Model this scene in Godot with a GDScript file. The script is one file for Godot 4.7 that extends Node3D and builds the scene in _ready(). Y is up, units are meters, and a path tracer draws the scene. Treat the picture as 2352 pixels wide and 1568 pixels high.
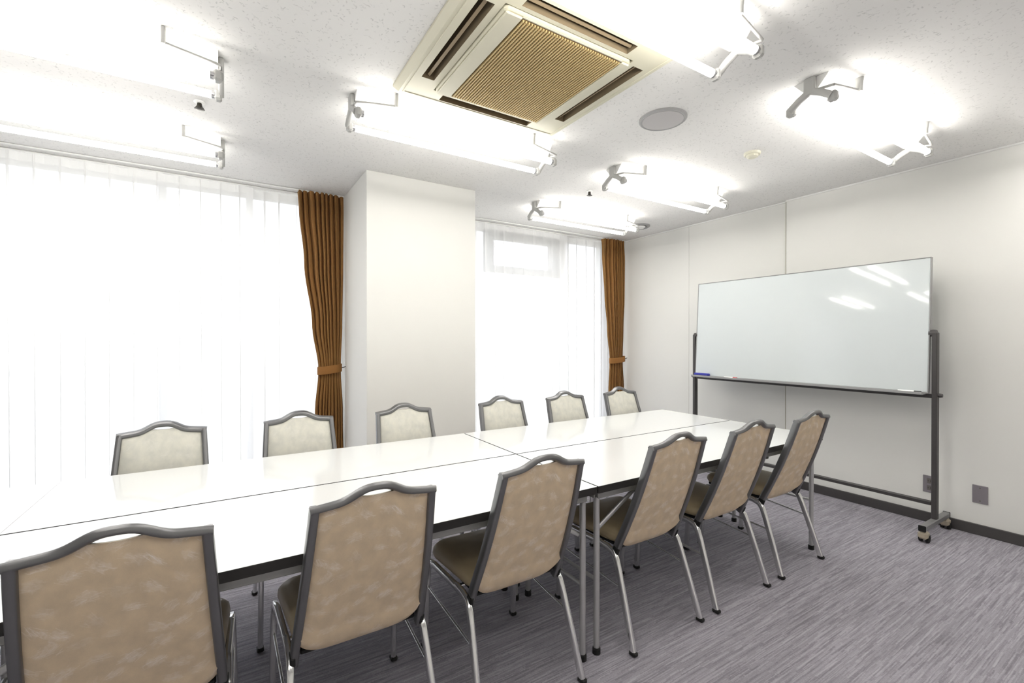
extends Node3D
# A meeting room: fluorescent ceiling, window wall with sheers on -z, whiteboard wall on +x.

const CEIL := 2.5
var M := {}
var used := {}

# ---------------------------------------------------------------- helpers: nodes
func numbered(called: String) -> String:
	var n: int = used.get(called, 0)
	used[called] = n + 1
	return called if n == 0 else "%s_%03d" % [called, n]

func tag(o: Node, label := "", category := "", group := "", kind := "") -> void:
	if label: o.set_meta("label", label)
	if category: o.set_meta("category", category)
	if group: o.set_meta("group", group)
	if kind: o.set_meta("kind", kind)

func thing(called: String, label: String, category: String, at := Vector3.ZERO, turn := 0.0, group := "") -> Node3D:
	var o := Node3D.new()
	o.name = numbered(called)
	add_child(o)
	o.position = at
	o.rotation.y = turn
	tag(o, label, category, group)
	return o

func obj(called: String, st: SurfaceTool, m: Material, parent: Node = null) -> MeshInstance3D:
	var o := MeshInstance3D.new()
	st.generate_normals()
	o.mesh = st.commit()
	o.material_override = m
	if parent:
		o.name = called
		parent.add_child(o, true)
	else:
		o.name = numbered(called)
		add_child(o)
	return o

func obj_mesh(called: String, me: Mesh, m: Material, parent: Node, at: Vector3) -> MeshInstance3D:
	var o := MeshInstance3D.new()
	o.mesh = me
	o.material_override = m
	o.name = called
	o.position = at
	parent.add_child(o, true)
	return o

func struct(called: String, st: SurfaceTool, m: Material, label := "", category := "") -> MeshInstance3D:
	var o := obj(called, st, m)
	tag(o, label, category, "", "structure")
	return o

func copy(o: Node3D, at: Vector3, turn: float, label: String) -> Node3D:
	var c := o.duplicate() as Node3D
	var base := String(o.name)
	c.name = numbered(base)
	add_child(c)
	c.position = at
	c.rotation.y = turn
	c.set_meta("label", label)
	return c

# ---------------------------------------------------------------- helpers: shapes
func new_st() -> SurfaceTool:
	var st := SurfaceTool.new()
	st.begin(Mesh.PRIMITIVE_TRIANGLES)
	return st

func tri(st: SurfaceTool, a: Vector3, b: Vector3, c: Vector3, out: Vector3) -> void:
	if (b - a).cross(c - a).dot(out) > 0.0:
		st.add_vertex(a); st.add_vertex(c); st.add_vertex(b)
	else:
		st.add_vertex(a); st.add_vertex(b); st.add_vertex(c)

func quad(st: SurfaceTool, a: Vector3, b: Vector3, c: Vector3, d: Vector3, out: Vector3) -> void:
	tri(st, a, b, c, out)
	tri(st, a, c, d, out)

func quad_uv(st: SurfaceTool, p: Array, uv: Array, out: Vector3) -> void:
	for t in [[0, 1, 2], [0, 2, 3]]:
		var a: Vector3 = p[t[0]]
		var b: Vector3 = p[t[1]]
		var c: Vector3 = p[t[2]]
		var order: Array = [t[0], t[2], t[1]] if (b - a).cross(c - a).dot(out) > 0.0 else t
		for k in order:
			st.set_uv(uv[k])
			st.add_vertex(p[k])

# chamfered box
func cbox(st: SurfaceTool, ctr: Vector3, size: Vector3, bev := 0.002, bs := Basis()) -> void:
	st.set_smooth_group(-1)
	var h := size / 2.0
	var b: float = minf(bev, minf(h.x, minf(h.y, h.z)) * 0.9)
	var corner := func(sx: int, sy: int, sz: int, keep: int) -> Vector3:
		var p := Vector3(sx * (h.x - b), sy * (h.y - b), sz * (h.z - b))
		p[keep] = [sx, sy, sz][keep] * h[keep]
		return ctr + bs * p
	for ax in 3:
		var u: int = (ax + 1) % 3
		var w: int = (ax + 2) % 3
		for s in [-1, 1]:
			var ps := []
			for q in [[-1, -1], [1, -1], [1, 1], [-1, 1]]:
				var sg := [0, 0, 0]
				sg[ax] = s; sg[u] = q[0]; sg[w] = q[1]
				ps.append(corner.call(sg[0], sg[1], sg[2], ax))
			var o := Vector3.ZERO
			o[ax] = s
			quad(st, ps[0], ps[1], ps[2], ps[3], bs * o)
		for su in [-1, 1]:
			for sw in [-1, 1]:
				var e := []
				for s in [-1, 1]:
					var sg := [0, 0, 0]
					sg[ax] = s; sg[u] = su; sg[w] = sw
					e.append([corner.call(sg[0], sg[1], sg[2], u), corner.call(sg[0], sg[1], sg[2], w)])
				var o := Vector3.ZERO
				o[u] = su; o[w] = sw
				quad(st, e[0][0], e[1][0], e[1][1], e[0][1], bs * o)
	for sx in [-1, 1]:
		for sy in [-1, 1]:
			for sz in [-1, 1]:
				tri(st, corner.call(sx, sy, sz, 0), corner.call(sx, sy, sz, 1), corner.call(sx, sy, sz, 2), bs * Vector3(sx, sy, sz))

func span(st: SurfaceTool, a: Vector3, b: Vector3, bev := 0.002) -> void:
	cbox(st, (a + b) / 2.0, (b - a).abs(), bev)

# tube with a rounded section swept along points; side is the direction of the half width ra
func tube(st: SurfaceTool, pts: Array, ra: float, rb: float, side := Vector3.RIGHT, n := 10, power := 1.0) -> void:
	var rings := []
	for i in pts.size():
		var a: Vector3 = pts[max(i - 1, 0)]
		var b: Vector3 = pts[min(i + 1, pts.size() - 1)]
		var t := (b - a).normalized()
		var s := (side - t * side.dot(t)).normalized()
		var u := t.cross(s)
		var ring := []
		for k in n:
			var g := TAU * (k + 0.5) / n
			var cx := signf(cos(g)) * pow(absf(cos(g)), power)
			var cy := signf(sin(g)) * pow(absf(sin(g)), power)
			ring.append((pts[i] as Vector3) + s * ra * cx + u * rb * cy)
		rings.append(ring)
	st.set_smooth_group(0 if power > 0.75 else 1)
	for i in rings.size() - 1:
		var mid: Vector3 = ((pts[i] as Vector3) + (pts[i + 1] as Vector3)) / 2.0
		for k in n:
			var q: int = (k + 1) % n
			var a: Vector3 = rings[i][k]
			var b: Vector3 = rings[i][q]
			var c: Vector3 = rings[i + 1][q]
			var d: Vector3 = rings[i + 1][k]
			quad(st, a, b, c, d, (a + b + c + d) / 4.0 - mid)
	st.set_smooth_group(-1)
	for e in [0, rings.size() - 1]:
		var p: Vector3 = pts[e]
		var out: Vector3 = p - (pts[1 if e == 0 else e - 1] as Vector3)
		for k in n:
			tri(st, p, rings[e][k], rings[e][(k + 1) % n], out)

# rings lofted round a centre (star-shaped solid)
func loft(st: SurfaceTool, rings: Array, ctr: Vector3, smooth := 0) -> void:
	st.set_smooth_group(smooth)
	var n: int = rings[0].size()
	for i in rings.size() - 1:
		for k in n:
			var q: int = (k + 1) % n
			var a: Vector3 = rings[i][k]
			var b: Vector3 = rings[i][q]
			var c: Vector3 = rings[i + 1][q]
			var d: Vector3 = rings[i + 1][k]
			quad(st, a, b, c, d, (a + b + c + d) / 4.0 - ctr)
	for e in [0, rings.size() - 1]:
		var m := Vector3.ZERO
		for p in rings[e]: m += p
		m /= n
		for k in n:
			tri(st, m, rings[e][k], rings[e][(k + 1) % n], m - ctr)

# lathe about y: profile of Vector2(radius, y)
func lathe(st: SurfaceTool, prof: Array, at: Vector3, n := 24, bs := Basis(), smooth := -1) -> void:
	var rings := []
	var lo := 1e9
	var hi := -1e9
	for p in prof:
		lo = minf(lo, p.y); hi = maxf(hi, p.y)
		var r := []
		for k in n:
			var g := TAU * k / n
			r.append(at + bs * Vector3(cos(g) * p.x, p.y, sin(g) * p.x))
		rings.append(r)
	loft(st, rings, at + bs * Vector3(0, (lo + hi) / 2.0, 0), smooth)

func round_rect(w: float, d: float, r: float, n := 5) -> Array:
	var out := []
	for q in 4:
		var cx: float = (w / 2 - r) * [1, -1, -1, 1][q]
		var cz: float = (d / 2 - r) * [1, 1, -1, -1][q]
		for k in n + 1:
			var g := PI / 2 * (q + float(k) / n)
			out.append(Vector2(cx + cos(g) * r, cz + sin(g) * r))
	return out

func ring_of(outline: Array, y: float, at := Vector3.ZERO) -> Array:
	var r := []
	for p in outline: r.append(at + Vector3(p.x, y, p.y))
	return r

# ---------------------------------------------------------------- materials
func mat(key: String, c: Color, rough := 0.6, metal := 0.0) -> StandardMaterial3D:
	var m := StandardMaterial3D.new()
	m.resource_name = key
	m.albedo_color = c
	m.roughness = rough
	m.metallic = metal
	M[key] = m
	return m

func tiled(m: StandardMaterial3D, im: Image, metres: float) -> void:
	m.albedo_texture = ImageTexture.create_from_image(im)
	m.uv1_triplanar = true
	m.uv1_world_triplanar = true
	m.uv1_triplanar_sharpness = 8.0
	m.uv1_scale = Vector3.ONE / metres

func wrap_px(im: Image, x: int, y: int, c: Color, a: float) -> void:
	var w := im.get_width()
	var h := im.get_height()
	x = posmod(x, w); y = posmod(y, h)
	im.set_pixel(x, y, im.get_pixel(x, y).lerp(c, a))

func ceiling_image() -> Image:
	var rng := RandomNumberGenerator.new()
	rng.seed = 11
	var im := Image.create(1024, 1024, false, Image.FORMAT_RGB8)
	im.fill(Color(0.915, 0.912, 0.905))
	for k in 3600:   # wormy pits of a mineral-fibre board
		var x := rng.randf() * 1024.0
		var y := rng.randf() * 1024.0
		var g := rng.randf() * TAU
		var tone := rng.randf_range(0.70, 0.83)
		var wide := rng.randf_range(0.8, 2.1)
		for s in rng.randi_range(2, 7):
			g += rng.randf_range(-0.7, 0.7)
			x += cos(g) * 1.8; y += sin(g) * 1.8
			for dx in range(-2, 3):
				for dy in range(-2, 3):
					if dx * dx + dy * dy <= wide * wide:
						wrap_px(im, int(x) + dx, int(y) + dy, Color(tone, tone, tone * 0.99), 0.29)
	return im

func carpet_image() -> Image:
	var rng := RandomNumberGenerator.new()
	rng.seed = 5
	var im := Image.create(1024, 1024, false, Image.FORMAT_RGB8)
	for y in 1024:
		var row := rng.randf_range(-0.022, 0.022)
		for x in 1024:
			var v := 0.565 + row + rng.randf_range(-0.035, 0.035)
			im.set_pixel(x, y, Color(v * 1.0, v * 0.98, v * 1.035))
	for k in 5200:   # long loops of lighter and darker yarn along x
		var y := rng.randi_range(0, 1023)
		var x := rng.randi_range(0, 1023)
		var len := rng.randi_range(25, 150)
		var light := rng.randf() < 0.5
		var c := Color(0.675, 0.66, 0.695) if light else Color(0.46, 0.445, 0.475)
		var a := rng.randf_range(0.2, 0.62)
		var thick := rng.randi_range(2, 4)
		var drift := rng.randf_range(-0.03, 0.03)
		for s in len:
			if rng.randf() < 0.12: continue
			for t in thick:
				wrap_px(im, x + s, y + t + int(s * drift), c, a)
	return im

func fabric_image(seed_n: int, base_c: Color, tuft_c: Color, power: float) -> Image:
	var rng := RandomNumberGenerator.new()
	rng.seed = seed_n
	var noise := FastNoiseLite.new()
	noise.seed = seed_n
	noise.frequency = 0.012
	var im := Image.create(512, 640, false, Image.FORMAT_RGB8)
	for y in 640:
		for x in 512:
			var n := noise.get_noise_2d(x, y) * 0.05 + rng.randf_range(-0.012, 0.012)
			im.set_pixel(x, y, Color(base_c.r + n, base_c.g + n * 0.9, base_c.b + n * 0.7))
	var torn := FastNoiseLite.new()
	torn.seed = seed_n + 40
	torn.frequency = 0.045
	for row in 9:   # woven leaf blotches with feathery threads, in offset rows
		for col in 7:
			var cx := (col + (0.5 if row % 2 else 0.0)) * 88.0 + rng.randf_range(-22, 22) - 20
			var cy := row * 76.0 + rng.randf_range(-18, 18)
			var base := (-0.45 if rng.randf() < 0.5 else 0.4) + rng.randf_range(-0.4, 0.4)
			var strong := rng.randf_range(0.3, 1.0) * power
			var wide := rng.randf_range(28, 46)
			var high := rng.randf_range(14, 24)
			for dx in range(-46, 47):
				for dy in range(-40, 41):
					var bx := int(cx) + dx
					var by := int(cy) + dy
					if bx < 0 or by < 0 or bx > 511 or by > 639: continue
					var q := Vector2(dx, dy).rotated(-base)
					var f := 1.0 - (q.x * q.x / (wide * wide) + q.y * q.y / (high * high)) + torn.get_noise_2d(bx, by) * 1.3
					if f > 0.0:
						im.set_pixel(bx, by, im.get_pixel(bx, by).lerp(tuft_c, minf(f, 0.9) * 0.34 * strong))
			for k in 22:
				var g := base + rng.randf_range(-0.4, 0.4)
				var off := Vector2(rng.randf_range(-wide, wide), rng.randf_range(-high, high)) * 0.8
				var len := rng.randi_range(14, 44)
				var a := rng.randf_range(0.05, 0.42) * strong
				for s in len:
					var px := int(cx + off.x + cos(g) * (s - len / 2.0))
					var py := int(cy + off.y + sin(g) * (s - len / 2.0))
					if px >= 0 and py >= 0 and px < 511 and py < 639:
						for t in 2:
							im.set_pixel(px, py + t, im.get_pixel(px, py + t).lerp(tuft_c, a))
	return im

func drape_image() -> Image:
	var rng := RandomNumberGenerator.new()
	rng.seed = 21
	var im := Image.create(256, 256, false, Image.FORMAT_RGB8)
	for x in 256:
		var tone := [Color(0.57, 0.40, 0.21), Color(0.51, 0.38, 0.19), Color(0.61, 0.44, 0.25), Color(0.47, 0.31, 0.15)][rng.randi() % 4] as Color
		for y in 256:
			var v := rng.randf_range(-0.02, 0.02)
			im.set_pixel(x, y, Color(tone.r + v, tone.g + v, tone.b + v * 0.6))
	return im

func make_materials() -> void:
	var m: StandardMaterial3D
	m = mat("ceiling_board", Color.WHITE, 0.95); tiled(m, ceiling_image(), 1.3)
	m = mat("carpet", Color.WHITE, 1.0); tiled(m, carpet_image(), 1.6)
	m = mat("wallpaper", Color(0.885, 0.884, 0.868), 0.9)
	mat("wall_white", Color(0.93, 0.925, 0.91), 0.9)
	mat("baseboard", Color(0.27, 0.26, 0.26), 0.6)
	mat("laminate", Color(0.86, 0.868, 0.866), 0.11)
	mat("edge_black", Color(0.11, 0.10, 0.095), 0.55)
	mat("table_steel", Color(0.62, 0.62, 0.61), 0.45, 0.3)
	mat("chrome", Color(0.90, 0.90, 0.90), 0.16, 0.92)
	mat("leg_chrome", Color(0.74, 0.74, 0.74), 0.3, 0.6)
	mat("pewter", Color(0.49, 0.49, 0.495), 0.32, 0.8)
	mat("rubber", Color(0.07, 0.07, 0.07), 0.8)
	m = mat("chair_fabric", Color.WHITE, 0.62)
	m.albedo_texture = ImageTexture.create_from_image(fabric_image(8, Color(0.835, 0.755, 0.64), Color(0.96, 0.93, 0.915), 1.0))
	m = mat("chair_fabric_front", Color(1.0, 1.0, 1.0), 0.6)
	m.albedo_texture = ImageTexture.create_from_image(fabric_image(9, Color(0.775, 0.77, 0.73), Color(0.86, 0.85, 0.82), 0.6))
	mat("seat_vinyl", Color(0.68, 0.62, 0.50), 0.42)
	m = mat("drape", Color.WHITE, 0.9)
	m.albedo_texture = ImageTexture.create_from_image(drape_image())
	m.cull_mode = BaseMaterial3D.CULL_DISABLED
	mat("drape_band", Color(0.56, 0.38, 0.18), 0.85)
	m = mat("sheer", Color(0.97, 0.97, 0.97, 0.74), 1.0)
	m.transparency = BaseMaterial3D.TRANSPARENCY_ALPHA
	m.cull_mode = BaseMaterial3D.CULL_DISABLED
	m.backlight_enabled = true
	m.backlight = Color(1, 1, 1)
	mat("aluminium", Color(0.66, 0.66, 0.67), 0.4, 0.6)
	mat("sash_grey", Color(0.22, 0.22, 0.23), 0.5, 0.2)
	m = mat("glass", Color(0.95, 0.97, 0.97, 0.06), 0.03)
	m.transparency = BaseMaterial3D.TRANSPARENCY_ALPHA
	mat("board_enamel", Color(0.80, 0.825, 0.83), 0.05)
	mat("board_trim", Color(0.62, 0.62, 0.62), 0.4, 0.5)
	mat("stand_dark", Color(0.27, 0.26, 0.26), 0.45, 0.2)
	mat("stand_grey", Color(0.58, 0.58, 0.58), 0.4, 0.5)
	mat("caster_cream", Color(0.66, 0.62, 0.55), 0.5)
	mat("eraser_blue", Color(0.20, 0.22, 0.62), 0.7)
	mat("eraser_felt", Color(0.75, 0.75, 0.80), 0.95)
	mat("marker_red", Color(0.75, 0.30, 0.30), 0.4)
	mat("marker_black", Color(0.09, 0.09, 0.09), 0.4)
	mat("plastic_cream", Color(0.815, 0.80, 0.72), 0.5)
	mat("grille_tan", Color(0.79, 0.70, 0.50), 0.6)
	mat("filter_tan", Color(0.50, 0.41, 0.26), 0.9)
	mat("duct_foam", Color(0.52, 0.46, 0.36), 0.9)
	mat("vane_tan", Color(0.60, 0.53, 0.42), 0.55)
	mat("fixture_white", Color(0.93, 0.93, 0.92), 0.45)
	mat("holder_grey", Color(0.72, 0.72, 0.71), 0.5)
	m = mat("tube_glow", Color(1, 1, 1), 0.4)
	m.emission_enabled = true
	m.emission = Color(1.0, 0.985, 0.96)
	m.emission_energy_multiplier = TUBE_GLOW
	mat("tube_cap", Color(0.72, 0.72, 0.73), 0.3, 0.8)
	mat("speaker_mesh", Color(0.74, 0.73, 0.73), 0.8)
	mat("speaker_rim", Color(0.62, 0.62, 0.62), 0.6)
	mat("detector_cream", Color(0.86, 0.85, 0.78), 0.5)
	mat("brass_dark", Color(0.28, 0.27, 0.25), 0.4, 0.7)
	mat("plate_steel", Color(0.56, 0.54, 0.56), 0.4, 0.35)
	mat("socket_grey", Color(0.42, 0.40, 0.39), 0.5)
	mat("seam_grey", Color(0.74, 0.73, 0.68), 0.8)
	mat("concrete", Color(0.80, 0.80, 0.79), 0.9)

# ---------------------------------------------------------------- light levels
const TUBE_GLOW := 13.0
const LAMP_ENERGY := 0.16

func _ready() -> void:
	# camera
	var cam := Camera3D.new()
	cam.name = "camera"
	add_child(cam)
	cam.fov = rad_to_deg(2.0 * atan(784.0 / 1049.0))
	cam.position = Vector3(0, 1.28, 0)
	cam.rotation = Vector3(-atan(5.0 / 1049.0), -atan(654.0 / 1049.0), 0)
	cam.near = 0.02
	cam.current = true
	# sky and exposure: a bright overcast day
	var env := Environment.new()
	var sky := Sky.new()
	var sm := ProceduralSkyMaterial.new()
	sm.sky_top_color = Color(0.90, 0.94, 1.0)
	sm.sky_horizon_color = Color(1, 1, 1)
	sm.ground_horizon_color = Color(0.86, 0.86, 0.85)
	sm.ground_bottom_color = Color(0.72, 0.72, 0.70)
	sm.energy_multiplier = 2.6
	sky.sky_material = sm
	env.background_mode = Environment.BG_SKY
	env.sky = sky
	env.tonemap_mode = Environment.TONE_MAPPER_LINEAR
	env.tonemap_exposure = 1.25
	env.sdfgi_enabled = true
	env.ssao_enabled = true
	env.ssil_enabled = true
	var we := WorldEnvironment.new()
	we.name = "environment"
	we.environment = env
	add_child(we)

	make_materials()
	build_shell()
	build_windows()
	build_lights()
	build_air_conditioner()
	build_ceiling_fittings()
	build_tables()
	build_chairs()
	build_curtains()
	build_whiteboard()
	build_wall_plates()

# ---------------------------------------------------------------- setting
const XL := -3.3
const XR := 4.175
const XR2 := 4.21
const ZB := 2.3
const ZW := -4.32

func build_shell() -> void:
	var st := new_st()
	span(st, Vector3(XL - 0.2, -0.15, ZW - 0.25), Vector3(XR2 + 0.2, 0, ZB + 0.2))
	struct("floor", st, M.carpet, "grey carpet with fine lengthwise streaks of lighter yarn", "carpet")
	st = new_st()
	var ct := CEIL + 0.34
	span(st, Vector3(XL - 0.2, CEIL, ZW - 0.25), Vector3(0.70, ct, ZB + 0.2), 0.0)
	span(st, Vector3(1.60, CEIL, ZW - 0.25), Vector3(XR2 + 0.2, ct, ZB + 0.2), 0.0)
	span(st, Vector3(0.70, CEIL, ZW - 0.25), Vector3(1.60, ct, -2.135), 0.0)
	span(st, Vector3(0.70, CEIL, -1.235), Vector3(1.60, ct, ZB + 0.2), 0.0)
	span(st, Vector3(0.70, ct - 0.05, -2.135), Vector3(1.60, ct, -1.235), 0.0)
	struct("ceiling", st, M.ceiling_board, "white mineral fibre ceiling with small dark pits", "ceiling")
	# right wall: board sections with a small step and a hairline joint
	st = new_st()
	span(st, Vector3(XR, 0, -2.137), Vector3(XR2 + 0.2, CEIL, ZB + 0.2), 0.002)
	span(st, Vector3(XR2, 0, -3.159), Vector3(XR2 + 0.2, CEIL, -2.137), 0.0015)
	span(st, Vector3(XR2, 0, ZW - 0.25), Vector3(XR2 + 0.2, CEIL, -3.161), 0.0015)
	struct("wall_right", st, M.wallpaper, "cream papered wall behind the whiteboard with a small step", "wall")
	st = new_st()
	span(st, Vector3(XL - 0.2, 0, ZW - 0.25), Vector3(XL, CEIL, ZB + 0.2))
	struct("wall_left", st, M.wall_white, "plain white side wall opposite the whiteboard", "wall")
	st = new_st()
	span(st, Vector3(XL, 0, ZB), Vector3(XR, CEIL, ZB + 0.2))
	struct("wall_front", st, M.wall_white, "plain white wall at the room's rear", "wall")
	# window wall: masonry round two openings
	st = new_st()
	span(st, Vector3(XL, 0, ZW - 0.25), Vector3(XR2, 0.06, ZW))
	span(st, Vector3(0.90, 0.06, ZW - 0.25), Vector3(1.72, CEIL, ZW))
	span(st, Vector3(XL, 0.06, ZW - 0.25), Vector3(-3.0, CEIL, ZW))
	span(st, Vector3(4.16, 0.06, ZW - 0.25), Vector3(XR2, CEIL, ZW))
	struct("wall_window", st, M.wallpaper, "window wall with two wide openings behind the curtains", "wall")
	st = new_st()
	span(st, Vector3(0.852, 0, ZW), Vector3(1.732, CEIL, -3.345), 0.003)
	struct("column", st, M.wallpaper, "wide cream pillar standing between the two curtained windows", "pillar")
	st = new_st()
	span(st, Vector3(XR - 0.012, 0, -2.137), Vector3(XR, 0.07, ZB), 0.003)
	span(st, Vector3(XR2 - 0.012, 0, ZW), Vector3(XR2, 0.07, -2.125), 0.003)
	struct("baseboard_right", st, M.baseboard, "dark grey skirting along the whiteboard wall", "skirting")
	st = new_st()
	span(st, Vector3(0.84, 0, ZW), Vector3(0.852, 0.07, -3.333), 0.003)
	span(st, Vector3(0.852, 0, -3.345), Vector3(1.732, 0.07, -3.333), 0.003)
	span(st, Vector3(1.732, 0, ZW), Vector3(1.744, 0.07, -3.333), 0.003)
	struct("baseboard_column", st, M.baseboard, "dark grey skirting round the pillar", "skirting")
	st = new_st()
	span(st, Vector3(XR - 0.003, 0.07, -2.142), Vector3(XR + 0.02, 2.488, -2.1375), 0.001)
	struct("trim_2", st, M.seam_grey, "thin grey upright edging strip at the wall's small step", "trim")
	st = new_st()
	span(st, Vector3(XR2 - 0.012, 2.488, ZW + 0.02), Vector3(XR2, CEIL, -2.137), 0.002)
	span(st, Vector3(XR - 0.012, 2.488, -2.137), Vector3(XR, CEIL, ZB), 0.002)
	struct("trim_1", st, M.fixture_white, "thin white ceiling edge strip above the whiteboard wall", "trim")

func window_unit(called: String, label: String, x0: float, x1: float, mullions: Array, transom_to: float) -> void:
	var w := Node3D.new()
	w.name = called
	add_child(w)
	tag(w, label, "window", "", "structure")
	var z := ZW - 0.10
	var st := new_st()
	for x in [x0 + 0.02, x1 - 0.02]:
		cbox(st, Vector3(x, 1.275, z), Vector3(0.04, 2.43, 0.07))
	for y in [0.08, 2.485]:
		cbox(st, Vector3((x0 + x1) / 2, y, z), Vector3(x1 - x0 - 0.08, 0.04, 0.07))
	obj("window_frame", st, M.aluminium, w)
	for x in mullions:
		st = new_st()
		cbox(st, Vector3(x, 1.28, z), Vector3(0.05, 2.36, 0.06))
		obj("mullion", st, M.aluminium, w)
	var xs := [x0 + 0.04] + mullions + [x1 - 0.04]
	if transom_to > 0.0:
		# a tilting top light in a heavy grey sash
		var tx := transom_to
		var t0: float = tx - 1.08
		st = new_st()
		cbox(st, Vector3((t0 + tx) / 2, 2.06, z + 0.015), Vector3(tx - t0, 0.075, 0.07))
		cbox(st, Vector3((t0 + tx) / 2, 2.435, z + 0.015), Vector3(tx - t0, 0.09, 0.07))
		cbox(st, Vector3(t0 + 0.05, 2.243, z + 0.015), Vector3(0.10, 0.30, 0.07))
		cbox(st, Vector3(tx - 0.10, 2.243, z + 0.015), Vector3(0.20, 0.30, 0.07))
		obj("transom_sash", st, M.sash_grey, w)
	for i in xs.size() - 1:
		st = new_st()
		span(st, Vector3(xs[i], 0.10, z - 0.003), Vector3(xs[i + 1], 2.465, z + 0.003), 0.001)
		obj("pane", st, M.glass, w)

func build_windows() -> void:
	window_unit("window_1", "wide glazed window behind the long white sheer", -3.0, 0.90, [-1.72, -0.42, 0.16], 0.0)
	window_unit("window_2", "glazed window with grey top sash right of the pillar", 1.72, 4.16, [2.16, 3.47], 3.47)

# ---------------------------------------------------------------- ceiling lights
func make_fixture() -> Node3D:
	var L := 1.25
	var t := thing("ceiling_light", "", "ceiling light", Vector3.ZERO, 0.0, "twin tube fluorescent ceiling lights")
	var st := new_st()   # shallow trapezoid channel against the ceiling
	var rings := []
	for s in [[-L / 2 + 0.03, 0], [L / 2 - 0.03, 0]]:
		var r := []
		for p in [Vector2(-0.075, 0.0), Vector2(0.075, 0.0), Vector2(0.03, -0.055), Vector2(-0.03, -0.055)]:
			r.append(Vector3(s[0], p.y, p.x))
		rings.append(r)
	loft(st, rings, Vector3(0, -0.025, 0), -1)
	obj("channel", st, M.fixture_white, t)
	for e in [-1, 1]:
		var x: float = e * (L / 2 - 0.02)
		st = new_st()   # Y-shaped end bracket carrying both lampholders
		cbox(st, Vector3(x, -0.04, 0), Vector3(0.022, 0.08, 0.05), 0.004)
		for s in [-1, 1]:
			tube(st, [Vector3(x, -0.062, 0), Vector3(x, -0.088, s * 0.05), Vector3(x, -0.118, s * 0.09)], 0.011, 0.016, Vector3.RIGHT, 8, 0.6)
		var br := obj("end_bracket", st, M.holder_grey, t)
		for s in [-1, 1]:
			st = new_st()
			cbox(st, Vector3(x - e * 0.012, -0.12, s * 0.09), Vector3(0.03, 0.046, 0.04), 0.008)
			obj("lampholder", st, M.holder_grey, br)
		st = new_st()   # stay rod running inward to a small ceiling clip
		tube(st, [Vector3(x, -0.075, 0.10), Vector3(x - e * 0.19, -0.055, 0.12)], 0.006, 0.006, Vector3.UP, 8)
		tube(st, [Vector3(x, -0.062, 0.0), Vector3(x, -0.075, 0.10)], 0.006, 0.006, Vector3.UP, 8)
		var rod := obj("stay_rod", st, M.holder_grey, t)
		st = new_st()
		tube(st, [Vector3(x - e * 0.19, -0.065, 0.12), Vector3(x - e * 0.19, -0.04, 0.12), Vector3(x - e * 0.19, 0.0, 0.125)], 0.008, 0.018, Vector3.RIGHT, 8, 0.6)
		obj("ceiling_clip", st, M.holder_grey, rod)
	for s in [-1, 1]:
		st = new_st()
		tube(st, [Vector3(-L / 2 + 0.058, -0.12, s * 0.09), Vector3(L / 2 - 0.058, -0.12, s * 0.09)], 0.016, 0.016, Vector3.UP, 14)
		var tb := obj("fluorescent_tube", st, M.tube_glow, t)
		for e in [-1, 1]:
			st = new_st()
			tube(st, [Vector3(e * (L / 2 - 0.058), -0.12, s * 0.09), Vector3(e * (L / 2 - 0.035), -0.12, s * 0.09)], 0.0165, 0.0165, Vector3.UP, 14)
			obj("end_cap", st, M.tube_cap, tb)
		var a := AreaLight3D.new()
		a.name = "tube_light"
		a.area_size = Vector2(L - 0.12, 0.032)
		a.light_energy = LAMP_ENERGY
		a.light_color = Color(1.0, 0.985, 0.96)
		a.shadow_enabled = true
		a.set("area_range", 12.0)
		a.position = Vector3(0, -0.14, s * 0.09)
		a.rotation.x = -PI / 2
		t.add_child(a, true)
	return t

func build_lights() -> void:
	var spots := [
		[1.135, -2.37, "twin tube ceiling light between the air conditioner and the pillar"],
		[-0.625, -2.37, "twin tube ceiling light left of the air conditioner, beside a dark sprinkler head"],
		[-0.625, -3.34, "twin tube ceiling light directly above the long white sheer curtain"],
		[1.135, -1.08, "large bright twin tube ceiling light overlapping the air conditioner's edge"],
		[2.92, -1.08, "twin tube ceiling light nearest the bright whiteboard wall, past the round speaker"],
		[2.92, -2.37, "twin tube ceiling light in the middle row beyond the smoke detector"],
		[2.92, -3.34, "small far twin tube ceiling light above the far sheer curtain"],
		[-0.625, -1.08, "twin tube ceiling light overhead, out of the picture, row of the air conditioner"],
		[-0.625, 0.25, "twin tube ceiling light behind the viewer, window side end"],
		[1.135, 0.25, "twin tube ceiling light behind the viewer, middle of its row"],
		[3.87, 0.04, "twin tube ceiling light out of the picture, running along the whiteboard wall", PI / 2],
	]
	var first: Node3D
	for s in spots:
		var at := Vector3(s[0], CEIL, s[1])
		if first == null:
			first = make_fixture()
			first.position = at
			first.set_meta("label", s[2])
		else:
			copy(first, at, s[3] if s.size() > 3 else 0.0, s[2])

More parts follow.
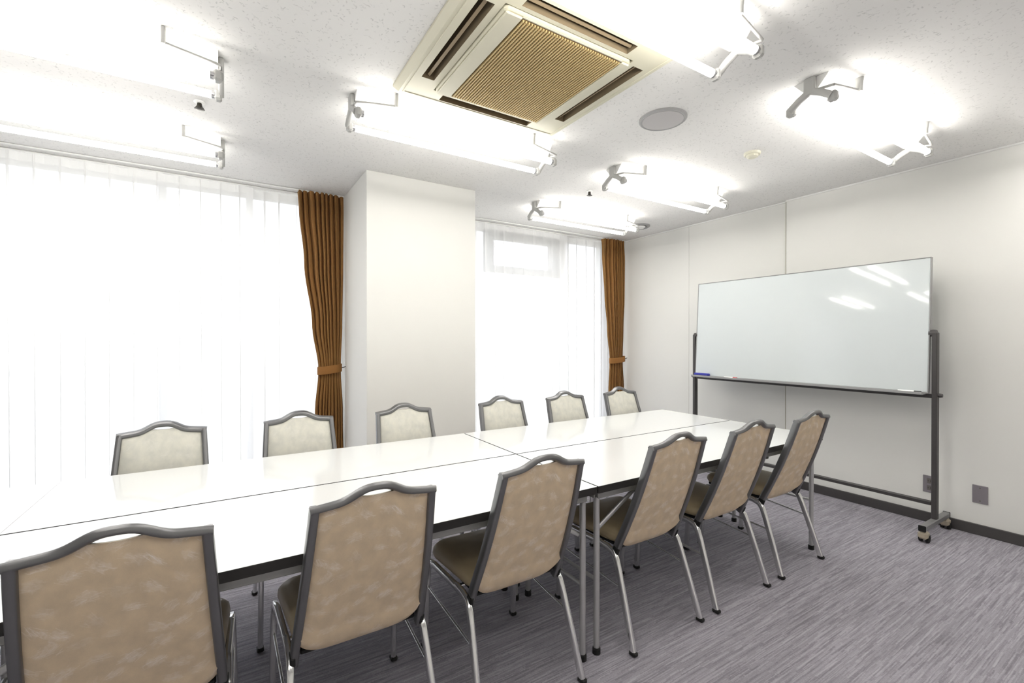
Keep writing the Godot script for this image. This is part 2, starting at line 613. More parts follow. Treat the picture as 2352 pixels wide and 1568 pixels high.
# ---------------------------------------------------------------- air conditioner
func build_air_conditioner() -> void:
	var c := Vector3(1.15, CEIL, -1.685)
	var t := thing("air_conditioner", "square cream ceiling cassette air conditioner with tan grille and four slots", "air conditioner", c)
	# slots: [x0, x1, z0, z1] in local coordinates
	var slots := [[-0.405, -0.345, -0.28, 0.28], [0.345, 0.405, -0.28, 0.28], [-0.26, 0.26, -0.425, -0.375], [-0.26, 0.26, 0.325, 0.385]]
	# face plate split into a grid of cells, the slot cells left open
	var xs := [-0.475, -0.405, -0.345, -0.3165, -0.26, 0.26, 0.3165, 0.345, 0.405, 0.475]
	var zs := [-0.475, -0.425, -0.375, -0.3565, -0.28, 0.28, 0.3065, 0.325, 0.385, 0.475]
	var st := new_st()
	st.set_smooth_group(-1)
	var yb := -0.038
	for i in 9:
		for j in 9:
			var cx: float = (xs[i] + xs[i + 1]) / 2
			var cz: float = (zs[j] + zs[j + 1]) / 2
			var open := false
			for s in slots:
				if cx > s[0] and cx < s[1] and cz > s[2] and cz < s[3]: open = true
			if absf(cx) < 0.3165 and cz > -0.3565 and cz < 0.3065: open = true
			if open: continue
			var inset := func(v: float) -> float: return clampf(v, -0.455, 0.455)
			var x0: float = inset.call(xs[i])
			var x1: float = inset.call(xs[i + 1])
			var z0: float = inset.call(zs[j])
			var z1: float = inset.call(zs[j + 1])
			quad(st, Vector3(x0, yb, z0), Vector3(x1, yb, z0), Vector3(x1, yb, z1), Vector3(x0, yb, z1), Vector3.DOWN)
	var op := [-0.3165, 0.3165, -0.3565, 0.3065]   # edges of the opening the grille sits in
	var up := Vector3(0, 0.022, 0)
	for e in [[0, 2, 1, 2, Vector3.BACK], [0, 3, 1, 3, Vector3.FORWARD], [0, 2, 0, 3, Vector3.RIGHT], [1, 2, 1, 3, Vector3.LEFT]]:
		var a := Vector3(op[e[0]], yb, op[e[1]])
		var b := Vector3(op[e[2]], yb, op[e[3]])
		quad(st, a, b, b + up, a + up, e[4])
	var o1 := 0.455
	var o2 := 0.475
	for k in 4:   # sloped outer rim
		var rot := Basis(Vector3.UP, PI / 2 * k)
		quad(st, rot * Vector3(-o1, yb, o1), rot * Vector3(o1, yb, o1), rot * Vector3(o2, -0.012, o2), rot * Vector3(-o2, -0.012, o2), rot * Vector3(0, -0.5, 1))
		quad(st, rot * Vector3(-o2, -0.012, o2), rot * Vector3(o2, -0.012, o2), rot * Vector3(o2, -0.001, o2), rot * Vector3(-o2, -0.001, o2), rot * Vector3.BACK)
	obj("face_panel", st, M.plastic_cream, t)
	for s in slots:
		st = new_st()
		# a real duct rising into the cabinet above the ceiling
		var lo := yb + 0.0005
		var hi := 0.20
		var k := 0.004
		span(st, Vector3(s[0] - k, hi, s[2] - k), Vector3(s[1] + k, hi + k, s[3] + k), 0.0005)
		span(st, Vector3(s[0] - k, lo, s[2] - k), Vector3(s[0], hi, s[3] + k), 0.0005)
		span(st, Vector3(s[1], lo, s[2] - k), Vector3(s[1] + k, hi, s[3] + k), 0.0005)
		span(st, Vector3(s[0], lo, s[2] - k), Vector3(s[1], hi, s[2]), 0.0005)
		span(st, Vector3(s[0], lo, s[3]), Vector3(s[1], hi, s[3] + k), 0.0005)
		var duct := obj("air_slot", st, M.duct_foam, t)
		st = new_st()
		var lx: float = s[1] - s[0]
		var lz: float = s[3] - s[2]
		var mid := Vector3((s[0] + s[1]) / 2, -0.024, (s[2] + s[3]) / 2)
		if lx < lz:
			cbox(st, mid + Vector3(-signf(mid.x) * 0.002, 0, 0), Vector3(0.013, 0.003, lz - 0.012), 0.001, Basis(Vector3.BACK, signf(mid.x) * 0.45))
		else:
			cbox(st, mid + Vector3(0, 0, -signf(mid.z) * 0.002), Vector3(lx - 0.012, 0.003, 0.013), 0.001, Basis(Vector3.RIGHT, -signf(mid.z) * 0.45))
		obj("vane", st, M.vane_tan, duct)
	# centre grille: rounded tray with cream side rails, tan slats and the filter behind
	st = new_st()
	var gx := 0.625
	var gz := 0.655
	var gc := Vector3(0.0, 0, -0.025)
	loft(st, [ring_of(round_rect(gx, gz, 0.022), yb + 0.01, gc), ring_of(round_rect(gx, gz, 0.022), yb - 0.006, gc), ring_of(round_rect(gx - 0.012, gz - 0.012, 0.018), yb - 0.010, gc)], gc + Vector3(0, yb - 0.004, 0), -1)
	var tray := obj("grille_frame", st, M.plastic_cream, t)
	st = new_st()
	span(st, gc + Vector3(-0.232, yb - 0.0135, -gz / 2 + 0.018), gc + Vector3(0.262, yb - 0.0102, gz / 2 - 0.018), 0.001)
	obj("filter", st, M.filter_tan, tray)
	for e in [[-0.306, -0.236], [0.265, 0.306]]:
		st = new_st()
		span(st, gc + Vector3(e[0], yb - 0.020, -gz / 2 + 0.008), gc + Vector3(e[1], yb - 0.0102, gz / 2 - 0.008), 0.004)
		obj("side_rail", st, M.plastic_cream, tray)
	for e in [[-gz / 2 + 0.006, -gz / 2 + 0.014], [gz / 2 - 0.014, gz / 2 - 0.006]]:
		st = new_st()
		span(st, gc + Vector3(-0.236, yb - 0.0135, e[0]), gc + Vector3(0.265, yb - 0.0102, e[1]), 0.003)
		obj("end_rail", st, M.plastic_cream, tray)
	st = new_st()
	cbox(st, Vector3.ZERO, Vector3(0.0058, 0.007, gz - 0.036), 0.0012)
	st.generate_normals()
	var slat := st.commit()
	var n := 38
	for i in n:
		obj_mesh("slat", slat, M.grille_tan, tray, gc + Vector3(-0.226 + 0.482 * i / (n - 1), yb - 0.0165, 0))
	st = new_st()
	for k in 50:
		cbox(st, gc + Vector3(0.015, yb - 0.0145, -gz / 2 + 0.03 + (gz - 0.06) * k / 49.0), Vector3(0.488, 0.0015, 0.0025), 0.0005)
	var ribs := obj("cross_ribs", st, M.grille_tan, tray)
	ribs.set_meta("kind", "stuff")
	# inner moulding line round the face
	st = new_st()
	for s in [-1, 1]:
		span(st, Vector3(-0.43, yb - 0.003, s * 0.437 - 0.003), Vector3(0.43, yb + 0.001, s * 0.437 + 0.003), 0.001)
		span(st, Vector3(s * 0.437 - 0.003, yb - 0.003, -0.44), Vector3(s * 0.437 + 0.003, yb + 0.001, 0.44), 0.001)
	obj("moulding", st, M.plastic_cream, t)

func build_ceiling_fittings() -> void:
	var t := thing("ceiling_speaker", "round grey ceiling speaker beside the air conditioner", "speaker", Vector3(2.05, CEIL, -1.71))
	var st := new_st()
	lathe(st, [Vector2(0.128, 0), Vector2(0.128, -0.006), Vector2(0.120, -0.012), Vector2(0.110, -0.010), Vector2(0.110, -0.002)], Vector3.ZERO, 40)
	obj("rim", st, M.speaker_rim, t)
	st = new_st()
	lathe(st, [Vector2(0.1095, -0.003), Vector2(0.1095, -0.0112), Vector2(0.05, -0.0135), Vector2(0.01, -0.014)], Vector3.ZERO, 40)
	obj("grille", st, M.speaker_mesh, t)

	t = thing("smoke_detector", "small round cream smoke detector on the ceiling past the speaker", "smoke detector", Vector3(2.92, CEIL, -1.71))
	st = new_st()
	lathe(st, [Vector2(0.05, 0), Vector2(0.05, -0.012), Vector2(0.046, -0.016)], Vector3.ZERO, 28)
	obj("base", st, M.detector_cream, t)
	st = new_st()
	lathe(st, [Vector2(0.036, -0.016), Vector2(0.034, -0.028), Vector2(0.022, -0.034)], Vector3.ZERO, 28)
	obj("sensor", st, M.detector_cream, t)

	t = thing("ceiling_vent", "round white ceiling vent ring in the far corner above the brown drape", "vent", Vector3(3.76, CEIL, -3.47))
	st = new_st()
	lathe(st, [Vector2(0.13, 0), Vector2(0.13, -0.008), Vector2(0.118, -0.016), Vector2(0.104, -0.012), Vector2(0.10, -0.002)], Vector3.ZERO, 36)
	obj("rim", st, M.speaker_rim, t)
	st = new_st()
	lathe(st, [Vector2(0.078, -0.002), Vector2(0.085, -0.014), Vector2(0.07, -0.022), Vector2(0.01, -0.024)], Vector3.ZERO, 36)
	obj("cone", st, M.fixture_white, t)

	for s in [[Vector3(-0.118, CEIL, -2.85), "dark sprinkler head on the ceiling left of the air conditioner"], [Vector3(2.535, CEIL, -2.86), "tiny dark sprinkler head between the two far ceiling lights"]]:
		t = thing("sprinkler_head", s[1], "sprinkler", s[0], 0.0, "ceiling sprinkler heads")
		st = new_st()
		lathe(st, [Vector2(0.026, 0), Vector2(0.026, -0.003), Vector2(0.018, -0.007)], Vector3.ZERO, 20)
		obj("escutcheon", st, M.fixture_white, t)
		st = new_st()
		lathe(st, [Vector2(0.010, -0.006), Vector2(0.012, -0.022), Vector2(0.007, -0.032)], Vector3.ZERO, 14)
		obj("nozzle", st, M.brass_dark, t)
		st = new_st()
		lathe(st, [Vector2(0.022, -0.034), Vector2(0.024, -0.037), Vector2(0.008, -0.040)], Vector3.ZERO, 16)
		for k in 2:
			tube(st, [Vector3(0.010 * (k * 2 - 1), -0.020, 0), Vector3(0.016 * (k * 2 - 1), -0.028, 0), Vector3(0.012 * (k * 2 - 1), -0.035, 0)], 0.002, 0.002, Vector3.BACK, 6)
		obj("deflector", st, M.brass_dark, t)

# ---------------------------------------------------------------- tables
func make_table() -> Node3D:
	var L := 1.812
	var W := 0.596
	var t := thing("folding_table", "", "table", Vector3.ZERO, 0.0, "white folding meeting tables")
	var st := new_st()
	span(st, Vector3(-L / 2 + 0.003, 0.672, -W / 2 + 0.003), Vector3(L / 2 - 0.003, 0.6993, W / 2 - 0.003), 0.0005)
	span(st, Vector3(-L / 2, 0.6992, -W / 2), Vector3(L / 2, 0.70, W / 2), 0.0002)
	obj("tabletop", st, M.laminate, t)
	st = new_st()
	for s in [-1, 1]:
		cbox(st, Vector3(0, 0.6846, s * (W / 2 - 0.0015)), Vector3(L, 0.029, 0.003), 0.001)
		cbox(st, Vector3(s * (L / 2 - 0.0015), 0.6846, 0), Vector3(0.003, 0.029, W - 0.006), 0.001)
	obj("edge_band", st, M.edge_black, t)
	for s in [-1, 1]:
		st = new_st()
		cbox(st, Vector3(0, 0.654, s * (W / 2 - 0.035)), Vector3(L - 0.05, 0.034, 0.016), 0.003)
		obj("side_rail", st, M.table_steel, t)
	for e in [-1, 1]:
		st = new_st()
		cbox(st, Vector3(e * (L / 2 - 0.033), 0.652, 0), Vector3(0.03, 0.036, W - 0.09), 0.003)
		obj("end_rail", st, M.table_steel, t)
		for s in [-1, 1]:
			st = new_st()
			var x: float = e * (L / 2 - 0.033)
			var z: float = s * (W / 2 - 0.048)
			tube(st, [Vector3(x, 0.018, z), Vector3(x, 0.60, z), Vector3(x, 0.64, z)], 0.0125, 0.0125, Vector3.RIGHT, 14)
			var leg := obj("leg", st, M.leg_chrome, t)
			st = new_st()
			lathe(st, [Vector2(0.0165, 0), Vector2(0.0165, 0.02), Vector2(0.0145, 0.026)], Vector3(x, 0, z), 14)
			obj("foot_cap", st, M.rubber, leg)
			st = new_st()
			tube(st, [Vector3(x - e * 0.012, 0.50, z - s * 0.012), Vector3(x - e * 0.26, 0.645, z - s * 0.012)], 0.009, 0.006, Vector3.UP, 8, 0.6)
			obj("brace", st, M.leg_chrome, t)
		st = new_st()
		tube(st, [Vector3(e * (L / 2 - 0.033), 0.30, -W / 2 + 0.05), Vector3(e * (L / 2 - 0.033), 0.30, W / 2 - 0.05)], 0.008, 0.008, Vector3.UP, 8)
		obj("leg_crossbar", st, M.leg_chrome, t)
	# wire shelf hung beneath the top
	for k in 4:
		st = new_st()
		var z := -0.17 + 0.34 * k / 3.0
		tube(st, [Vector3(-0.55, 0.60, z), Vector3(0.55, 0.60, z)], 0.004, 0.004, Vector3.UP, 8)
		obj("shelf_rod", st, M.leg_chrome, t)
	for x in [-0.5, 0.0, 0.5]:
		st = new_st()
		cbox(st, Vector3(x, 0.593, 0), Vector3(0.02, 0.006, 0.38), 0.001)
		for s in [-1, 1]:
			cbox(st, Vector3(x, 0.632, s * 0.187), Vector3(0.02, 0.08, 0.006), 0.001)
		obj("shelf_hanger", st, M.table_steel, t)
	return t

func build_tables() -> void:
	var first := make_table()
	var at := [
		[0.329, -1.645, "white folding table nearest the viewer, with the lower left chairs tucked under it"],
		[2.149, -1.645, "white folding table at the whiteboard end, on the near side, three chairs tucked under"],
		[0.329, -2.251, "white folding table on the window side, in front of the brown drape"],
		[2.149, -2.251, "white folding table on the window side, at the whiteboard end"],
		[-1.484, -2.251, "white folding table cut off at the picture's left edge, window side"],
		[-1.484, -1.645, "white folding table out of the picture at the left, near side"],
	]
	for k in at.size():
		var p := Vector3(at[k][0], 0, at[k][1])
		if k == 0:
			first.position = p
			first.set_meta("label", at[k][2])
		else:
			copy(first, p, 0.0, at[k][2])

# ---------------------------------------------------------------- chairs
func back_z(y: float) -> float:   # recline of the back, measured at the frame's centre line
	var t := (y - 0.375) / 0.48
	return -0.125 + 0.18 * t + 0.012 * sin(clampf(t, 0, 1) * PI)

func half_width(y: float) -> float:   # frame centre line
	return lerpf(0.186, 0.157, clampf((y - 0.375) / 0.48, 0, 1))

func crest(x: float) -> float:   # height of the top rail's centre line
	var t := absf(x) / 0.157
	return 0.843 + 0.010 * (1.0 - t * t) + 0.030 * exp(-pow(absf(x) / 0.066, 3.0))

func make_chair() -> Node3D:
	var t := thing("banquet_chair", "", "chair", Vector3.ZERO, 0.0, "beige banquet chairs round the meeting tables")
	# back frame: two uprights and an arched top rail, mitred at the corners
	for s in [-1, 1]:
		var st := new_st()
		var pts := []
		for k in 9:
			var y := lerpf(0.352, 0.846, k / 8.0)
			pts.append(Vector3(s * half_width(y), y, back_z(y)))
		tube(st, pts, 0.0115, 0.017, Vector3.RIGHT, 12, 0.45)
		obj("back_upright", st, M.pewter, t)
	var st := new_st()
	var pts := []
	for k in 33:
		var x := lerpf(-0.1685, 0.1685, k / 32.0)
		pts.append(Vector3(x, crest(x), back_z(crest(x))))
	tube(st, pts, 0.0165, 0.0105, Vector3(0, 0.35, 1), 12, 0.45)
	obj("top_rail", st, M.pewter, t)
	# upholstered back: shell facing rearward, pad facing the table
	for side in [1, -1]:
		st = new_st()
		var nu := 30
		var nv := 16
		var rows := []
		for j in nv + 1:
			var v := float(j) / nv
			var row := []
			for i in nu + 1:
				var u := float(i) / nu * 2.0 - 1.0
				var ux := u * 0.153
				var top: float = crest(ux) - 0.008
				if absf(ux) < 0.05: top = crest(0.05) - 0.008 - 0.006 * (1.0 - pow(ux / 0.05, 2.0))
				var bot := 0.372 + 0.045 * pow(absf(u), 6.0)
				var y := lerpf(bot, top, v)
				var hw := half_width(y) - 0.007
				var edge: float = maxf(absf(u), absf(v * 2.0 - 1.0))
				var puff := 0.0
				if side > 0:
					puff = 0.012 - 0.007 * pow(edge, 8.0)
					if v < 0.12: puff += 0.012 * sin(v / 0.12 * PI)
				else:
					puff = 0.024 * (1.0 - pow(edge, 5.0)) + 0.004
				row.append([Vector3(u * hw, y, back_z(y) + side * puff), Vector2(i / float(nu), 1.0 - v)])
			rows.append(row)
		st.set_smooth_group(0)
		for j in nv:
			for i in nu:
				var q := [rows[j][i], rows[j][i + 1], rows[j + 1][i + 1], rows[j + 1][i]]
				quad_uv(st, [q[0][0], q[1][0], q[2][0], q[3][0]], [q[0][1], q[1][1], q[2][1], q[3][1]], Vector3(0, 0, side))
		st.set_smooth_group(2)
		var rim := []
		for i in nu + 1: rim.append(rows[0][i])
		for j in range(1, nv + 1): rim.append(rows[j][nu])
		for i in range(nu - 1, -1, -1): rim.append(rows[nv][i])
		for j in range(nv - 1, 0, -1): rim.append(rows[j][0])
		for k in rim.size():
			var a: Array = rim[k]
			var b: Array = rim[(k + 1) % rim.size()]
			var inward := func(p: Vector3) -> Vector3: return Vector3(p.x, p.y, back_z(p.y) - side * 0.0005)
			quad_uv(st, [a[0], b[0], inward.call(b[0]), inward.call(a[0])], [a[1], b[1], b[1], a[1]], (a[0] as Vector3) - Vector3(0, 0.6, back_z(0.6)))
		obj("back_shell" if side > 0 else "back_pad", st, M.chair_fabric if side > 0 else M.chair_fabric_front, t)
	# seat cushion
	st = new_st()
	var rings := []
	for q in [[0.03, 0.392], [0.006, 0.398], [0.0, 0.412], [0.002, 0.428], [0.014, 0.442], [0.04, 0.451], [0.09, 0.456], [0.15, 0.458]]:
		var ring := []
		for p in round_rect(2.0, 2.0, 0.35, 5):
			var z: float = lerpf(-0.485, -0.100, (p.y + 1) / 2)
			var hw: float = lerpf(0.208, 0.182, (p.y + 1) / 2)
			var zc := -0.2925
			var k: float = 1.0 - q[0] / 0.2
			ring.append(Vector3(p.x * hw * (1.0 - q[0] / 0.21), q[1], zc + (z - zc) * k))
		rings.append(ring)
	loft(st, rings, Vector3(0, 0.42, -0.29), 0)
	obj("seat", st, M.seat_vinyl, t)
	st = new_st()
	cbox(st, Vector3(0, 0.384, -0.292), Vector3(0.34, 0.016, 0.35), 0.004)
	obj("seat_pan", st, M.rubber, t)
	for s in [-1, 1]:
		# rear leg bends forward into the side rail under the seat
		st = new_st()
		tube(st, [Vector3(s * 0.214, 0.014, 0.0), Vector3(s * 0.206, 0.16, -0.048), Vector3(s * 0.199, 0.30, -0.096), Vector3(s * 0.197, 0.34, -0.112), Vector3(s * 0.196, 0.364, -0.132), Vector3(s * 0.196, 0.374, -0.165), Vector3(s * 0.197, 0.376, -0.22)], 0.0105, 0.0145, Vector3.RIGHT, 12, 0.6)
		var leg := obj("leg", st, M.chrome, t)
		st = new_st()
		cbox(st, Vector3(s * 0.2145, 0.009, 0.002), Vector3(0.026, 0.018, 0.034), 0.005)
		obj("foot_cap", st, M.rubber, leg)
		st = new_st()
		tube(st, [Vector3(s * 0.197, 0.376, -0.215), Vector3(s * 0.205, 0.376, -0.42)], 0.0105, 0.0125, Vector3.RIGHT, 12, 0.6)
		obj("side_rail", st, M.chrome, t)
		st = new_st()
		tube(st, [Vector3(s * 0.205, 0.376, -0.41), Vector3(s * 0.208, 0.374, -0.445), Vector3(s * 0.209, 0.36, -0.462), Vector3(s * 0.211, 0.30, -0.468), Vector3(s * 0.216, 0.014, -0.49)], 0.0105, 0.0135, Vector3.RIGHT, 12, 0.6)
		leg = obj("leg", st, M.chrome, t)
		st = new_st()
		cbox(st, Vector3(s * 0.216, 0.009, -0.49), Vector3(0.026, 0.018, 0.034), 0.005)
		obj("foot_cap", st, M.rubber, leg)
		st = new_st()
		tube(st, [Vector3(s * 0.203, 0.235, -0.078), Vector3(s * 0.211, 0.265, -0.47)], 0.005, 0.005, Vector3.UP, 8)
		obj("stretcher", st, M.chrome, t)
		st = new_st()   # hinge bracket between leg and back
		cbox(st, Vector3(s * 0.190, 0.372, -0.122), Vector3(0.016, 0.040, 0.034), 0.005, Basis(Vector3.RIGHT, 0.35))
		obj("hinge_bracket", st, M.rubber, t)
	st = new_st()
	tube(st, [Vector3(-0.19, 0.362, -0.24), Vector3(0.19, 0.362, -0.24)], 0.007, 0.007, Vector3.UP, 8)
	obj("cross_rail", st, M.chrome, t)
	return t

func build_chairs() -> void:
	var first := make_chair()
	var near := [
		[-0.197, "banquet chair with tan patterned back cut off at the picture's lower left corner"],
		[0.345, "banquet chair with tan patterned back, second from the lower left corner"],
		[0.908, "banquet chair with mottled back tucked in just left of the near table legs"],
		[1.607, "banquet chair with beige back just right of the near table legs"],
		[2.157, "banquet chair with beige back, second from the whiteboard on the near side"],
		[2.725, "banquet chair with beige back at the table end nearest the whiteboard stand, near side"],
	]
	var far := [
		[-0.255, "banquet chair on the window side against the long white sheer, leftmost"],
		[0.328, "banquet chair on the window side in front of the brown drape beside the pillar"],
		[0.903, "banquet chair on the window side in front of the cream pillar"],
		[1.582, "banquet chair on the window side just right of the pillar"],
		[2.135, "banquet chair on the window side, second from the far corner, against the white sheer"],
		[2.700, "banquet chair on the window side below the far brown drape"],
	]
	var k := 0
	for c in near:
		var p := Vector3(c[0], 0, -1.306)
		if k == 0:
			first.position = p
			first.set_meta("label", c[1])
		else:
			copy(first, p, 0.0, c[1])
		k += 1
	for c in far:
		copy(first, Vector3(c[0], 0, -2.625), PI, c[1])

# ---------------------------------------------------------------- curtains
func sheet(st: SurfaceTool, nx: int, ny: int, at: Callable) -> void:
	st.set_smooth_group(0)
	for j in ny:
		for i in nx:
			var u0 := float(i) / nx
			var u1 := float(i + 1) / nx
			var v0 := float(j) / ny
			var v1 := float(j + 1) / ny
			quad_uv(st, [at.call(u0, v0), at.call(u1, v0), at.call(u1, v1), at.call(u0, v1)], [Vector2(u0, v0), Vector2(u1, v0), Vector2(u1, v1), Vector2(u0, v1)], Vector3.BACK)

func sheer(label: String, x0: float, x1: float, z: float, seed_n: int) -> void:
	var t := thing("sheer_curtain", label, "curtain", Vector3((x0 + x1) / 2, 0, z), 0.0, "white sheer curtains")
	var st := new_st()
	var half := (x1 - x0) / 2
	var folds := roundf((x1 - x0) / 0.125)
	var rng := RandomNumberGenerator.new()
	rng.seed = seed_n
	var ph := []
	for k in 6: ph.append(rng.randf() * TAU)
	sheet(st, int((x1 - x0) * 130), 14, func(u: float, v: float) -> Vector3:
		var y := lerpf(2.482, 0.02, v)
		var soft: float = minf(1.0, 0.55 + v * 2.0)
		var g := folds * TAU * u + 0.9 * sin(u * 9.0 + ph[0]) + 0.35 * v * sin(u * 17.0 + ph[1])
		var w := sin(g) + 0.35 * sin(2.0 * g + ph[2]) * (1.0 - v) + 0.4 * sin(0.37 * g + ph[3]) * v
		return Vector3(lerpf(-half, half, u) + lerpf(0.030, 0.021, v) * cos(g), y, 0.016 * w * soft))
	obj("cloth", st, M.sheer, t)
	st = new_st()   # gathered heading tape
	sheet(st, int((x1 - x0) * 60), 2, func(u: float, v: float) -> Vector3:
		return Vector3(lerpf(-half, half, u), lerpf(2.485, 2.43, v), 0.010 * sin(folds * TAU * u + 0.9 * sin(u * 9.0 + ph[0])) - 0.004))
	obj("heading_tape", st, M.sheer, t)

func drape(label: String, z: float, keys: Array, hook: Vector3, folds: float) -> void:
	# keys: [y, x_left, x_right, depth]
	var t := thing("brown_drape", label, "curtain", Vector3(keys[0][1], 0, z), 0.0, "brown drapes tied back at the windows")
	var x0: float = keys[0][1]
	var look := func(y: float) -> Array:
		for k in keys.size() - 1:
			if y <= keys[k][0] and y >= keys[k + 1][0]:
				var f: float = (keys[k][0] - y) / (keys[k][0] - keys[k + 1][0])
				f = f * f * (3.0 - 2.0 * f)
				return [lerpf(keys[k][1], keys[k + 1][1], f), lerpf(keys[k][2], keys[k + 1][2], f), lerpf(keys[k][3], keys[k + 1][3], f)]
		return [keys[-1][1], keys[-1][2], keys[-1][3]]
	var st := new_st()
	sheet(st, 150, 40, func(u: float, v: float) -> Vector3:
		var y := lerpf(keys[0][0], 0.025, v)
		var e: Array = look.call(y)
		var g := folds * TAU * (u + 0.02 * sin(u * 11.0 + v * 3.0))
		return Vector3(lerpf(e[0], e[1], u) - x0 + 0.006 * cos(g), y, e[2] * (2.0 * sqrt(absf(sin(g / 2.0))) - 1.3 + 0.15 * sin(0.43 * g + 1.0)) + 0.03 * sin(u * PI)))
	obj("cloth", st, M.drape, t)
	# tie band round the waist
	var e: Array = look.call(1.03)
	var mid: float = (e[0] + e[1]) / 2 - x0
	var hw: float = (e[1] - e[0]) / 2 + 0.008
	st = new_st()
	var rings := []
	for q in [[-0.033, 1.0], [-0.028, 1.02], [0.028, 1.02], [0.033, 1.0]]:
		var r := []
		for k in 28:
			var g := TAU * k / 28
			r.append(Vector3(mid + cos(g) * hw * q[1], 1.03 + q[0] + cos(g) * 0.012, 0.02 + sin(g) * 0.055 * q[1]))
		rings.append(r)
	st.set_smooth_group(0)
	for i in 3:
		for k in 28:
			var q: int = (k + 1) % 28
			quad(st, rings[i][k], rings[i][q], rings[i + 1][q], rings[i + 1][k], (rings[i][k] as Vector3) - Vector3(mid, 1.03, 0.02))
	obj("tie_band", st, M.drape_band, t)
	st = new_st()
	var h := hook - Vector3(x0, 0, z)
	tube(st, [Vector3(mid + hw - 0.005, 1.04, 0.02), (Vector3(mid + hw, 1.045, 0.02) + h) / 2 + Vector3(0, -0.005, 0), h], 0.004, 0.004, Vector3.UP, 8)
	obj("tie_hook", st, M.brass_dark, t)

func build_curtains() -> void:
	for r in [[-2.95, 0.845, "pale curtain rail fixed to the ceiling above the long white sheer"], [1.74, 4.195, "pale curtain rail fixed to the ceiling right of the pillar"]]:
		var t := thing("curtain_rail", r[2], "curtain rail", Vector3((r[0] + r[1]) / 2, CEIL, -4.12), 0.0, "ceiling curtain rails")
		var st := new_st()
		cbox(st, Vector3(0, -0.006, 0.05), Vector3(r[1] - r[0], 0.010, 0.018), 0.003)
		obj("front_track", st, M.fixture_white, t)
		st = new_st()
		cbox(st, Vector3(0, -0.006, -0.055), Vector3(r[1] - r[0], 0.010, 0.018), 0.003)
		obj("rear_track", st, M.fixture_white, t)
	sheer("long white sheer curtain filling the window left of the brown drape", -2.93, 0.16, -4.165, 1)
	sheer("white sheer curtain strip hanging beside the brown drape at the pillar", 0.11, 0.835, -4.235, 2)
	sheer("white sheer curtain right of the pillar with grey top sash showing through", 1.755, 3.32, -4.165, 3)
	sheer("narrow white sheer curtain beside the far brown drape", 3.27, 4.16, -4.235, 4)
	drape("brown drape tied back against the pillar's left side", -4.07, [[2.486, 0.485, 0.840, 0.036], [2.36, 0.492, 0.842, 0.036], [1.9, 0.53, 0.838, 0.034], [1.4, 0.59, 0.83, 0.024], [1.03, 0.640, 0.815, 0.010], [0.68, 0.610, 0.832, 0.024], [0.02, 0.59, 0.842, 0.026]], Vector3(0.85, 1.05, -4.03), 9.0)
	drape("brown drape tied back in the far corner beside the whiteboard wall", -4.07, [[2.486, 3.825, 4.16, 0.036], [2.25, 3.815, 4.175, 0.036], [1.8, 3.84, 4.172, 0.034], [1.4, 3.88, 4.16, 0.022], [1.03, 3.925, 4.15, 0.010], [0.68, 3.905, 4.17, 0.024], [0.02, 3.89, 4.185, 0.026]], Vector3(4.205, 1.05, -4.05), 8.0)

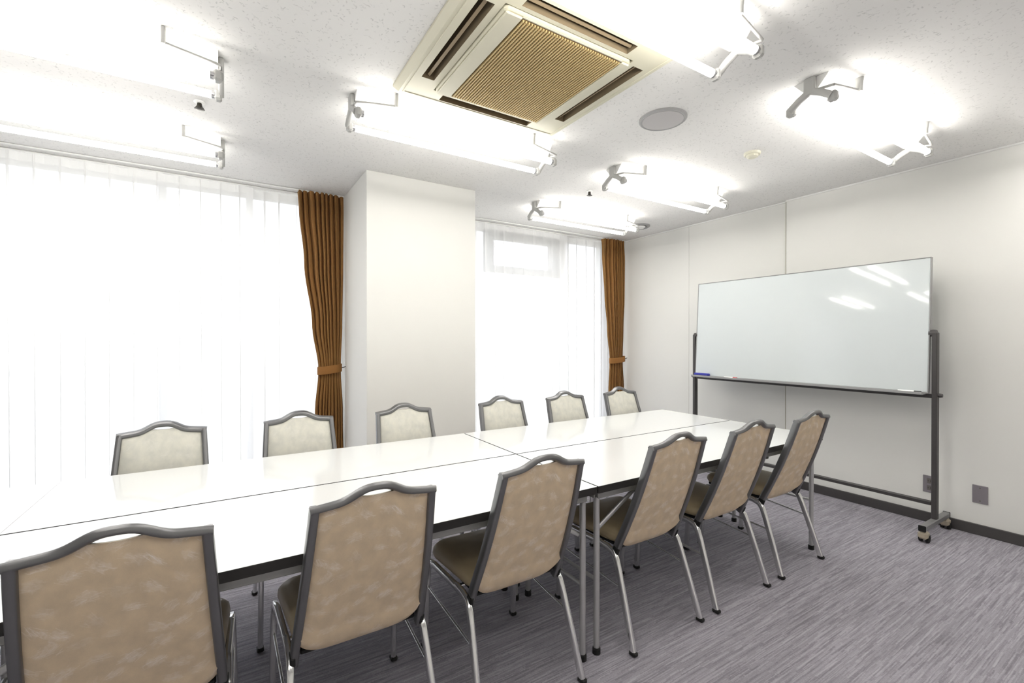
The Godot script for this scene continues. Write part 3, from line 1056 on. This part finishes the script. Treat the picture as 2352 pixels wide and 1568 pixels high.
# ---------------------------------------------------------------- whiteboard
func build_whiteboard() -> void:
	var zr := -1.066
	var zl := -2.868
	var zc := (zr + zl) / 2
	var t := thing("whiteboard", "large tilted whiteboard on a dark wheeled stand", "whiteboard", Vector3(3.92, 0, zc))
	var d := (zr - zl) / 2
	var st: SurfaceTool
	for s in [-1, 1]:
		var z: float = s * d
		st = new_st()
		cbox(st, Vector3(0, 0.715, z), Vector3(0.045, 1.22, 0.028), 0.004)
		var post := obj("post", st, M.stand_dark, t)
		st = new_st()
		lathe(st, [Vector2(0.022, -0.018), Vector2(0.024, 0.0), Vector2(0.020, 0.02)], Vector3(0, 1.32, z - s * 0.012), 14, Basis(Vector3.RIGHT, -s * PI / 2))
		obj("pivot_knob", st, M.stand_dark, post)
		st = new_st()
		lathe(st, [Vector2(0.012, -0.012), Vector2(0.014, 0.0), Vector2(0.011, 0.014)], Vector3(0, 0.915, z + s * 0.022), 12, Basis(Vector3.RIGHT, s * PI / 2))
		obj("bolt", st, M.stand_dark, post)
		st = new_st()
		cbox(st, Vector3(0.0, 0.092, z), Vector3(0.44, 0.036, 0.036), 0.005)
		var foot := obj("base_foot", st, M.stand_grey, t)
		for e in [-1, 1]:
			st = new_st()
			cbox(st, Vector3(e * 0.222, 0.092, z), Vector3(0.008, 0.038, 0.038), 0.003)
			obj("end_cap", st, M.rubber, foot)
			var cx: float = e * 0.195
			st = new_st()
			cbox(st, Vector3(cx, 0.048, z), Vector3(0.058, 0.048, 0.050), 0.012)
			lathe(st, [Vector2(0.012, 0.0), Vector2(0.012, 0.02)], Vector3(cx, 0.068, z), 12)
			var cast := obj("caster", st, M.caster_cream, foot)
			for k in [-1, 1]:
				st = new_st()
				lathe(st, [Vector2(0.018, -0.009), Vector2(0.026, -0.007), Vector2(0.026, 0.007), Vector2(0.018, 0.009)], Vector3(cx + 0.014, 0.026, z + k * 0.017), 18, Basis(Vector3.RIGHT, PI / 2))
				obj("wheel", st, M.rubber, cast)
	st = new_st()
	cbox(st, Vector3(0.0, 0.908, 0), Vector3(0.03, 0.026, 2 * d - 0.028), 0.004)
	obj("cross_bar", st, M.stand_dark, t)
	st = new_st()
	cbox(st, Vector3(0.0, 0.205, 0), Vector3(0.03, 0.026, 2 * d - 0.028), 0.004)
	obj("lower_bar", st, M.stand_dark, t)
	# panel tilted back a little about its pivots
	var tilt := Basis(Vector3.BACK, -deg_to_rad(BOARD_TILT))
	var pc := Vector3(-0.002, 1.375, 0)
	var bw := 1.742
	var bh := 0.885
	st = new_st()
	cbox(st, pc, Vector3(0.020, bh, bw), 0.002, tilt)
	var panel := obj("panel", st, M.board_enamel, t)
	panel.set_meta("label", "glossy white writing surface")
	st = new_st()
	for s in [-1, 1]:
		cbox(st, pc + tilt * Vector3(0, s * (bh / 2 + 0.003), 0), Vector3(0.026, 0.006, bw + 0.012), 0.002, tilt)
		cbox(st, pc + tilt * Vector3(0, 0, s * (bw / 2 + 0.003)), Vector3(0.026, bh, 0.006), 0.002, tilt)
	obj("panel_trim", st, M.board_trim, t)
	# pen tray along the lower edge, hung on the cross bar
	st = new_st()
	cbox(st, Vector3(-0.072, 0.9235, 0), Vector3(0.08, 0.005, bw - 0.01), 0.001)
	cbox(st, Vector3(-0.111, 0.931, 0), Vector3(0.004, 0.016, bw - 0.01), 0.001)
	obj("pen_tray", st, M.board_trim, t)
	# things on the tray
	var ty := 0.926
	var e := thing("board_eraser", "blue whiteboard eraser lying on the pen tray", "eraser", Vector3(3.92 - 0.082, ty, -2.735))
	st = new_st()
	cbox(st, Vector3(0, 0.005, 0), Vector3(0.040, 0.010, 0.15), 0.002)
	obj("felt", st, M.eraser_felt, e)
	st = new_st()
	cbox(st, Vector3(0, 0.021, 0), Vector3(0.042, 0.022, 0.152), 0.006)
	obj("body", st, M.eraser_blue, e)
	for q in [["red marker pen lying on the whiteboard tray", M.marker_red, -2.45], ["black marker pen at the tray end by the near post", M.marker_black, -1.18]]:
		var p := thing("marker_pen", q[0], "marker", Vector3(3.92 - 0.082, ty + 0.0085, q[2]), 0.0, "marker pens on the tray")
		st = new_st()
		tube(st, [Vector3(0, 0, -0.055), Vector3(0, 0, 0.03)], 0.0085, 0.0085, Vector3.UP, 12)
		obj("barrel", st, M.fixture_white, p)
		st = new_st()
		tube(st, [Vector3(0, 0, 0.03), Vector3(0, 0, 0.062), Vector3(0, 0, 0.066)], 0.0085, 0.0085, Vector3.UP, 12)
		obj("cap", st, q[1], p)

const BOARD_TILT := 3.2

# ---------------------------------------------------------------- wall plates
func build_wall_plates() -> void:
	var t := thing("wall_plate", "blank grey metal wall plate low on the wall right of the whiteboard", "wall plate", Vector3(XR, 0.266, -0.91))
	var st := new_st()
	cbox(st, Vector3(-0.003, 0, 0), Vector3(0.006, 0.118, 0.074), 0.002)
	obj("plate", st, M.plate_steel, t)
	for s in [-1, 1]:
		st = new_st()
		lathe(st, [Vector2(0.004, 0), Vector2(0.004, 0.0015), Vector2(0.002, 0.002)], Vector3(-0.006, s * 0.042, 0), 10, Basis(Vector3.BACK, PI / 2))
		obj("screw", st, M.socket_grey, t)
	t = thing("power_outlet", "grey power outlet low on the wall beside the whiteboard's near post", "outlet", Vector3(XR, 0.266, -1.163))
	st = new_st()
	cbox(st, Vector3(-0.003, 0, 0), Vector3(0.006, 0.118, 0.072), 0.002)
	obj("plate", st, M.plate_steel, t)
	for s in [-1, 1]:
		st = new_st()
		cbox(st, Vector3(-0.0065, s * 0.024, 0), Vector3(0.005, 0.034, 0.026), 0.0015)
		var f := obj("socket", st, M.socket_grey, t)
		for k in [-1, 1]:
			st = new_st()
			cbox(st, Vector3(-0.009, s * 0.024, k * 0.006), Vector3(0.001, 0.010, 0.0025), 0.0002)
			obj("slot", st, M.rubber, f)
